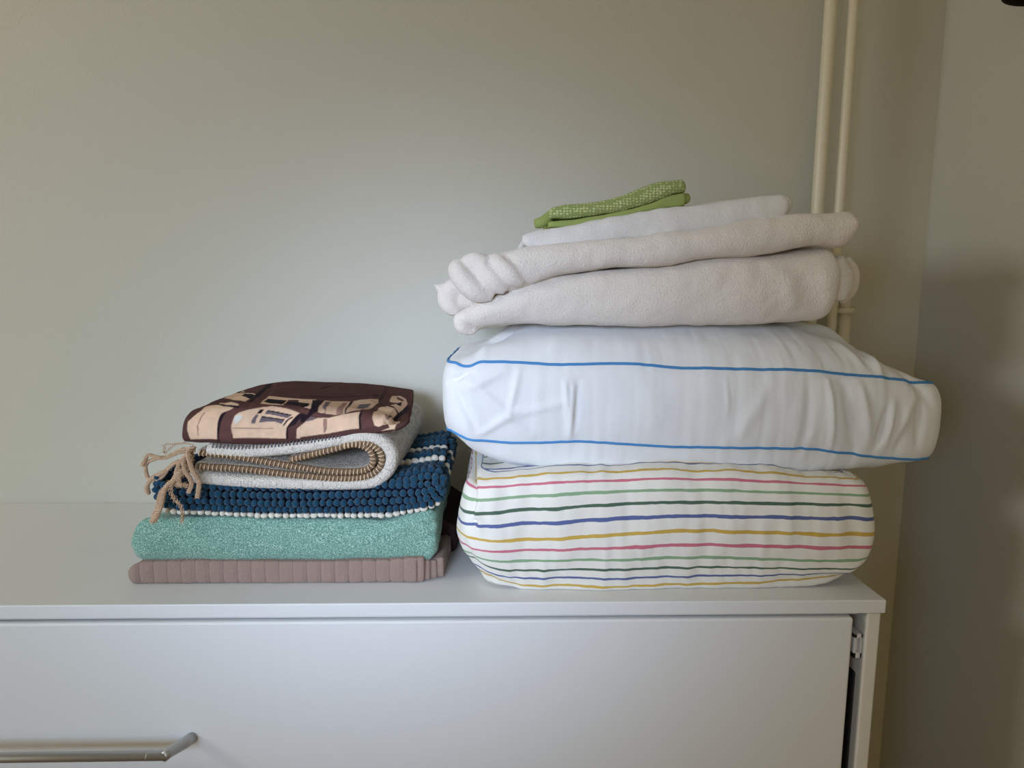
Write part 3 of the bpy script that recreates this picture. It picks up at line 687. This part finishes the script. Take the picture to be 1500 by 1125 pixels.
# jute tassels
def cord(V, Fs, pts, r, strands=4, pitch=.010, n=5):
    pts = [np.array(q)+np.array([random.uniform(-.0012, .0012) for _ in range(3)])*(0 < i < len(pts)-1) for i, q in enumerate(pts)]
    P = smooth_path(pts, 70); d = 0; ax = []
    for i, p in enumerate(P):
        t_ = P[min(i+1, 69)]-P[max(i-1, 0)]; t_ /= np.linalg.norm(t_)+1e-9
        a = np.cross(t_, (0, 1, .1)); a /= np.linalg.norm(a)+1e-9; b = np.cross(t_, a)
        if i: d += np.linalg.norm(P[i]-P[i-1])
        ax.append((p, a, b, d))
    for s in range(strands):
        ph = 2*pi*s/strands
        tube_data([p+(a*cos(ph+d*2*pi/pitch)+b*sin(ph+d*2*pi/pitch))*r for p, a, b, d in ax], [r*(.36+.10*noise.noise(Vector((d*400, s*7, 0)))) for p, a, b, d in ax], n, True, V, Fs)
    for k in range(26):                            # loose fibres
        p, a, b, d = ax[random.randint(3, 69)]; th = random.uniform(0, 2*pi); u = a*cos(th)+b*sin(th); t_ = np.cross(a, b); L = random.uniform(.002, .005)
        tube_data([p+u*r*.6, p+u*(r*1.2+L*.3)+t_*L*.5, p+u*(r*1.1+L*.5)+t_*L], .00022, 3, False, V, Fs)
def tassel(pxs, r=.0024, **k):
    r *= .98
    V, Fs = [], []
    for c in pxs:
        cord(V, Fs, [at(x, y, Y) for x, y, Y in c], r, **k)
    return mesh_obj('tassel', V, Fs, M_jute, wr)
kn = .048
tassel([[(284, 668, .060), (272, 668, .054), (262, 680, kn), (257, 700, kn), (258, 708, kn), (268, 711, kn), (276, 712, kn)]], .0024)
tassel([[(282, 664, .062), (270, 672, .052), (273, 690, kn-.002), (281, 707, kn-.003), (276, 722, kn-.003)]], .0023)
tassel([[(284, 660, .062), (275, 664, .050), (281, 685, kn-.004), (290, 705, kn-.005), (290, 722, kn-.004), (289, 729, kn-.004)]], .0025)
tassel([[(282, 676, .058), (262, 692, .048), (246, 712, .044), (236, 722, .042), (232, 740, .042), (228, 752, .042), (222, 766, .040)],
        [(282, 680, .058), (260, 700, .046), (242, 714, .042), (238, 735, .040), (233, 750, .040), (226, 764, .038)]], .0027)
tassel([[(262, 695, .046), (252, 708, .044), (250, 722, .043), (260, 733, .043), (266, 748, .042), (267, 765, .042)]], .0016, strands=2)
tassel([[(262, 695, .05), (252, 704, .044), (253, 728, .042), (262, 740, .042), (267, 755, .041), (265, 766, .041)]], .0014, strands=2)
tassel([[(286, 656, .064), (265, 658, .07), (245, 668, .075), (226, 672, .08), (214, 680, .085), (214, 695, .085), (222, 704, .08), (236, 698, .075), (250, 684, .068), (262, 675, .06)]], .0023)
tassel([[(280, 668, .07), (258, 678, .07), (240, 690, .072), (225, 700, .078), (216, 710, .082), (217, 722, .086), (214, 713, .09)]], .0024)
tassel([[(284, 652, .075), (268, 650, .08), (254, 652, .085), (244, 662, .09), (240, 664, .09), (241, 652, .09), (248, 650, .09), (262, 649, .085), (272, 648, .08)]], .0012, strands=2)
tassel([[(282, 662, .066), (262, 663, .066), (242, 672, .07), (226, 668, .075), (217, 668, .08), (211, 676, .082), (208, 682, .085)]], .0020)
tassel([[(283, 672, .06), (272, 684, .052), (262, 694, .047), (262, 706, .045), (268, 712, .045)]], .0024)

# printed blanket on top
YPr = .055
topl = [(262, 608), (300, 596), (345, 590), (440, 592), (520, 598), (560, 606), (602, 612)]
botl = [(262, 646), (300, 649), (400, 652), (430, 651), (500, 644), (540, 638), (580, 632), (602, 622)]
zt_ = zline(topl, YPr+.045); zb_ = zline(botl, YPr)
xl, xr = at(264, 630, YPr)[0], at(603, 620, YPr)[0]
xs = np.linspace(268, 603, 30); T = pchip(*zip(*topl))(xs); B = pchip(*zip(*botl))(xs)
rr = []
for k, (i_, f_) in enumerate([(.004, 0), (.000, .12), (.000, .3), (.002, .5), (.007, .7), (.016, .87), (.030, .97), (.045, 1.0)]):
    rr.append((i_, [(x, b+(t_-b)*f_) for x, t_, b in zip(xs, T, B)], k))
back_l, back_r = at(362, 556, .33), at(606, 566, .33)
pr = soft_body('printed_blanket', [(xl, YPr), (xr-.004, YPr+.004), (back_r[0], .33), (back_l[0]+.0, .33)], [.007, .018, .012, .02], rr, M_print, yf=YPr, sub=9, cap_n=125, crown=.0, ds=(.0010, .0020, .004), xin=.06,
     back_dz=float(back_l[2]-zt_(xl+.1)), disp=lambda p, v, n: .0013*fbm(p, 20, 3), creases=[(598, 603, 566, 620, 4, -.010), (566, 620, 600, 612, 4, -.006), (585, 600, 560, 612, 7, .003)])
# printed half-timbered walls: flat print laid out on the unfolded sheet (u along x, w over the front edge and back)
PRINT = [
 ((216, 184, 156), [[-403.2,50.5],[-397.9,59.8],[-390.5,74.1],[-395.6,112.7],[-363.2,77.7],[-346.4,69.6],[-350.5,63.6],[-360.2,57.3],[-362.3,45.8],[-363.0,34.4],[-362.8,14.6],[-398.8,20.3],[-402.4,34.7]]),
 ((150, 118, 104), [[-390.3,39.0],[-388.4,39.8],[-387.6,32.9],[-387.8,21.8],[-388.8,22.0],[-389.4,31.9]]),
 ((150, 118, 104), [[-389.0,40.0],[-388.0,52.7],[-384.8,65.3],[-383.1,63.4],[-386.2,52.1],[-387.7,39.7]]),
 ((216, 184, 156), [[-412.9,199.0],[-419.2,257.2],[-411.7,272.7],[-354.3,171.0],[-350.5,158.3],[-345.5,116.7],[-345.3,106.6],[-360.3,120.8],[-405.8,192.0]]),
 ((38, 30, 36), [[-383.1,188.5],[-395.3,234.4],[-350.6,160.6],[-343.4,126.4],[-350.2,134.8]]),
 ((216, 184, 156), [[-383.1,104.1],[-397.7,147.6],[-343.3,81.4],[-342.6,76.2],[-360.3,81.9]]),
 ((38, 30, 36), [[-393.5,105.7],[-401.8,132.4],[-364.4,81.5],[-340.3,75.2],[-339.6,68.6],[-346.6,70.5],[-363.2,77.7]]),
 ((96, 66, 62), [[-369.2,294.8],[-361.3,296.8],[-325.3,154.5],[-328.2,69.7],[-346.6,66.4],[-359.9,55.3],[-361.2,41.1],[-361.9,16.5],[-359.0,12.9],[-345.0,12.7],[-345.1,27.7],[-344.0,40.5],[-341.9,51.4],[-336.7,58.4],[-324.5,72.6],[-323.7,129.2],[-346.4,231.9]]),
 ((38, 30, 36), [[-377.2,294.7],[-369.2,294.8],[-347.9,192.9],[-335.8,114.6],[-338.1,96.7],[-347.0,151.6],[-372.6,252.9]]),
 ((38, 30, 36), [[-362.9,41.2],[-361.2,53.9],[-354.0,59.3],[-356.9,49.9],[-358.9,38.1],[-361.9,13.1],[-364.0,13.4]]),
 ((216, 184, 156), [[-341.9,51.4],[-336.7,58.4],[-325.2,66.3],[-307.7,74.8],[-297.1,77.0],[-275.9,70.5],[-258.2,60.2],[-266.3,45.3],[-273.6,33.2],[-274.1,17.6],[-342.9,15.8],[-345.1,28.8],[-344.0,40.5]]),
 ((206, 206, 200), [[-341.8,49.8],[-335.0,55.0],[-332.0,47.2],[-336.6,39.3],[-340.6,35.4],[-342.0,42.0]]),
 ((104, 94, 98), [[-320.0,37.7],[-319.3,43.5],[-314.9,54.8],[-311.4,54.2],[-314.9,37.9]]),
 ((38, 30, 36), [[-314.1,56.3],[-311.3,66.4],[-305.4,67.3],[-309.2,57.0]]),
 ((104, 94, 98), [[-304.2,56.8],[-301.3,65.3],[-285.3,61.1],[-267.8,55.9],[-272.5,48.8],[-288.6,53.5]]),
 ((38, 30, 36), [[-299.8,64.0],[-285.3,60.9],[-267.8,55.9],[-269.2,53.7],[-285.9,58.5],[-300.6,61.8]]),
 ((104, 94, 98), [[-309.7,39.8],[-307.0,51.8],[-276.2,46.9],[-280.1,38.9],[-289.9,42.5],[-300.7,41.4]]),
 ((38, 30, 36), [[-307.0,51.8],[-276.2,46.9],[-277.1,45.1],[-306.6,49.4]]),
 ((38, 30, 36), [[-278.9,35.9],[-274.0,45.2],[-267.0,52.5],[-265.8,50.9],[-272.1,43.7],[-277.2,35.7]]),
 ((150, 118, 104), [[-343.7,29.8],[-289.6,32.3],[-289.7,31.1],[-343.7,28.6]]),
 ((38, 30, 36), [[-273.6,31.9],[-266.3,45.3],[-257.7,60.2],[-256.0,50.1],[-261.8,38.1],[-269.1,34.6]]),
 ((38, 30, 36), [[-273.9,31.9],[-271.3,31.9],[-271.6,17.0],[-274.2,16.8]]),
 ((216, 184, 156), [[-324.7,135.6],[-328.0,153.1],[-277.5,137.6],[-275.0,129.2],[-292.2,129.6],[-284.2,81.5],[-294.2,82.0],[-316.4,87.3],[-323.9,116.3]]),
 ((216, 184, 156), [[-278.9,134.4],[-255.2,138.0],[-246.3,105.5],[-246.1,72.4],[-254.5,77.0],[-266.2,87.9]]),
 ((38, 30, 36), [[-320.6,110.2],[-321.9,132.5],[-293.5,126.2],[-285.8,83.4],[-302.3,89.8]]),
 ((38, 30, 36), [[-283.4,85.8],[-287.4,116.1],[-268.4,108.4],[-260.6,79.6],[-273.1,85.0]]),
 ((38, 30, 36), [[-268.5,106.8],[-254.8,104.7],[-250.7,83.1],[-255.5,77.0],[-260.4,78.1]]),
 ((96, 66, 62), [[-324.4,71.9],[-309.2,80.7],[-294.2,81.5],[-276.4,77.4],[-257.6,64.1],[-257.2,60.3],[-275.9,70.5],[-297.1,77.0],[-307.7,74.8],[-325.2,66.3]]),
 ((96, 66, 62), [[-259.8,76.2],[-240.9,62.0],[-220.5,54.7],[-198.8,63.9],[-180.2,78.2],[-179.0,73.7],[-217.3,53.9],[-223.5,52.5],[-240.4,55.6],[-257.6,64.1]]),
 ((38, 30, 36), [[-259.0,133.8],[-242.9,133.5],[-236.0,66.2],[-249.2,45.0],[-255.2,41.3],[-257.2,60.3],[-247.2,57.6],[-245.4,75.1]]),
 ((200, 168, 142), [[-234.1,64.3],[-242.7,137.8],[-232.9,135.6],[-224.8,63.4],[-231.1,62.6]]),
 ((200, 168, 142), [[-223.9,61.7],[-232.4,135.5],[-208.7,147.9],[-205.9,132.1],[-198.8,63.9],[-211.5,60.8]]),
 ((150, 118, 104), [[-209.4,61.4],[-216.5,135.3],[-210.9,136.9],[-200.7,62.6]]),
 ((104, 94, 98), [[-230.8,78.7],[-239.1,128.3],[-233.0,130.9],[-224.6,70.0]]),
 ((200, 168, 142), [[-198.0,66.6],[-204.7,151.6],[-176.3,194.7],[-171.8,172.1],[-174.1,132.0],[-181.5,80.6],[-191.5,74.2]]),
 ((104, 94, 98), [[-187.1,86.1],[-193.8,135.4],[-179.2,152.2],[-179.7,131.1]]),
 ((38, 30, 36), [[-198.2,65.4],[-208.0,139.5],[-205.8,151.3],[-197.0,66.7]]),
 ((216, 184, 156), [[-255.1,37.1],[-250.0,41.9],[-242.4,53.8],[-234.3,51.0],[-217.3,53.9],[-178.9,75.3],[-179.4,58.8],[-177.5,40.7],[-219.6,27.1],[-255.6,20.4]]),
 ((150, 118, 104), [[-225.5,50.6],[-220.4,52.5],[-220.0,34.5],[-222.7,27.7],[-224.5,28.1]]),
 ((104, 94, 98), [[-249.1,43.5],[-242.4,53.8],[-234.4,51.4],[-239.5,47.1],[-245.0,45.3]]),
 ((216, 184, 156), [[-259.9,31.0],[-255.1,37.1],[-255.7,18.9],[-260.9,18.5]]),
 ((96, 66, 62), [[-179.0,73.7],[-171.5,118.5],[-166.3,142.7],[-166.7,98.0],[-161.4,64.2],[-158.7,47.4],[-175.6,39.8],[-177.3,52.7]]),
 ((38, 30, 36), [[-179.8,62.6],[-179.0,76.7],[-176.9,78.6],[-176.7,59.5],[-174.9,39.5],[-177.6,39.5]]),
 ((216, 184, 156), [[-163.7,89.6],[-165.9,140.2],[-157.8,164.5],[-145.8,155.3],[-139.1,131.2],[-140.2,99.5],[-141.3,65.3],[-142.0,55.2],[-151.6,48.1],[-157.6,49.6],[-161.4,64.2]]),
 ((150, 118, 104), [[-156.8,114.2],[-144.0,82.0],[-139.6,78.9],[-141.9,64.9],[-144.1,67.8]]),
 ((216, 184, 156), [[-141.6,60.8],[-137.2,91.6],[-129.1,88.4],[-126.6,67.3],[-130.8,48.0],[-141.5,45.1],[-148.3,43.1],[-137.6,48.9]]),
 ((200, 168, 142), [[-160.3,199.4],[-163.0,246.0],[-151.6,256.4],[-139.1,234.2],[-132.4,200.7],[-134.5,167.2],[-137.8,139.4],[-148.9,167.7],[-154.4,173.6],[-145.4,196.8],[-157.1,196.6]]),
 ((38, 30, 36), [[-149.1,191.3],[-142.2,208.1],[-139.5,176.2],[-146.0,182.1]]),
 ((96, 66, 62), [[-155.5,246.6],[-140.2,223.4],[-141.2,212.0],[-152.0,224.6]]),
 ((38, 30, 36), [[-141.8,63.5],[-137.8,139.4],[-130.2,194.9],[-123.0,150.1],[-126.7,137.5],[-135.5,102.9]]),  # slit of the fold opening, its shade painted in with the print
 ((58, 40, 40), [[-271.8,224.9],[-277.8,255.6],[-259.3,281.5]]),
 ((66, 46, 46), [[-420.2,270.6],[-377.2,235.7],[-366.0,203.2],[-419.9,267.1]]),
 ((66, 46, 46), [[-284.3,160.8],[-227.6,174.9],[-180.4,226.0],[-179.3,212.5],[-225.3,164.2],[-281.2,150.2]]),
 ((60, 42, 42), [[-181.5,305.0],[-177.7,309.8],[-171.7,203.9],[-172.1,168.2],[-175.8,196.5]])]
#PRINTDATA
def sheet_uv(V):
    zt = zt_(V[:, 0]); fl = np.clip((V[:, 1]-YPr)/(.33-YPr), 0, 1)
    drop = np.clip(zt+float(back_l[2]-zt_(xl+.1))*fl-V[:, 2], 0, 1)
    return np.column_stack([V[:, 0], V[:, 1]-drop])
me = pr.data; co = np.zeros(len(me.vertices)*3); me.vertices.foreach_get('co', co); co = co.reshape(-1, 3)
uvw = sheet_uv(co); colr = np.tile(np.array(lin((84, 58, 54))[:3]), (len(co), 1))
nz = np.array([noise.noise(Vector((p[0]*40, p[1]*40, p[2]*40))) for p in co]); nz2 = np.array([noise.noise(Vector((p[0]*160, p[1]*160, p[2]*160))) for p in co])
colr *= (1+.12*nz)[:, None]
SUB = [(.00035, .0001), (-.00035, -.0001), (.0001, -.00035), (-.0001, .00035)]
for c, poly in PRINT:
    P = np.array(poly)/1000.; cov = np.zeros(len(uvw))
    for sx_, sy_ in SUB:
        x, y = uvw[:, 0]+.0004*nz2+sx_, uvw[:, 1]+.0004*nz+sy_; ins_ = np.zeros(len(x), bool); j = len(P)-1
        for i in range(len(P)):
            cnd = ((P[i, 1] > y) != (P[j, 1] > y)) & (x < (P[j, 0]-P[i, 0])*(y-P[i, 1])/(P[j, 1]-P[i, 1]+1e-12)+P[i, 0]); ins_ ^= cnd; j = i
        cov += ins_/len(SUB)
    colr = colr*(1-cov)[:, None]+(np.array(lin(c)[:3])[None, :]*(1+.12*nz+.10*nz2)[:, None])*cov[:, None]
ca = me.color_attributes.new('print', 'FLOAT_COLOR', 'POINT'); ca.data.foreach_set('color', np.column_stack([colr, np.ones(len(colr))]).ravel())
tag(pr, 'folded brown and peach blanket printed with half-timbered house fronts, top of the left pile', 'blanket')

# dark wall lamp whose shade just enters the top right corner of the view
c_ = at_x(1546, -19, .742); lampo = empty('wall_lamp', (XR-.002, c_[1], c_[2]+.05), label='dark lamp shade on the right wall, cut off by the top right corner', cat='lamp')
V, Fs = [], []
n_ = 40
prof = [(.058, 0), (.0575, .006), (.045, .05), (.034, .085), (.032, .085), (.043, .05), (.0555, .004), (.056, 0)]
for (r_, h_) in prof:
    for k in range(n_): V.append((c_[0]+r_*cos(2*pi*k/n_), c_[1]+r_*sin(2*pi*k/n_), c_[2]+h_))
for i in range(len(prof)):
    for k in range(n_):
        a_ = i*n_; b_ = ((i+1) % len(prof))*n_; Fs.append((a_+k, a_+(k+1) % n_, b_+(k+1) % n_, b_+k))
mesh_obj('shade', V, Fs, M_shade, lampo)
tube('arm', [(c_[0], c_[1], c_[2]+.084), (c_[0], c_[1], c_[2]+.10), (c_[0]+.02, c_[1], c_[2]+.112), (XR-.006, c_[1], c_[2]+.112)], .004, M_shade, lampo, 10)
tube('wall_plate', [(XR-.010, c_[1], c_[2]+.112), (XR-.0005, c_[1], c_[2]+.112)], .028, M_shade, lampo, 28)
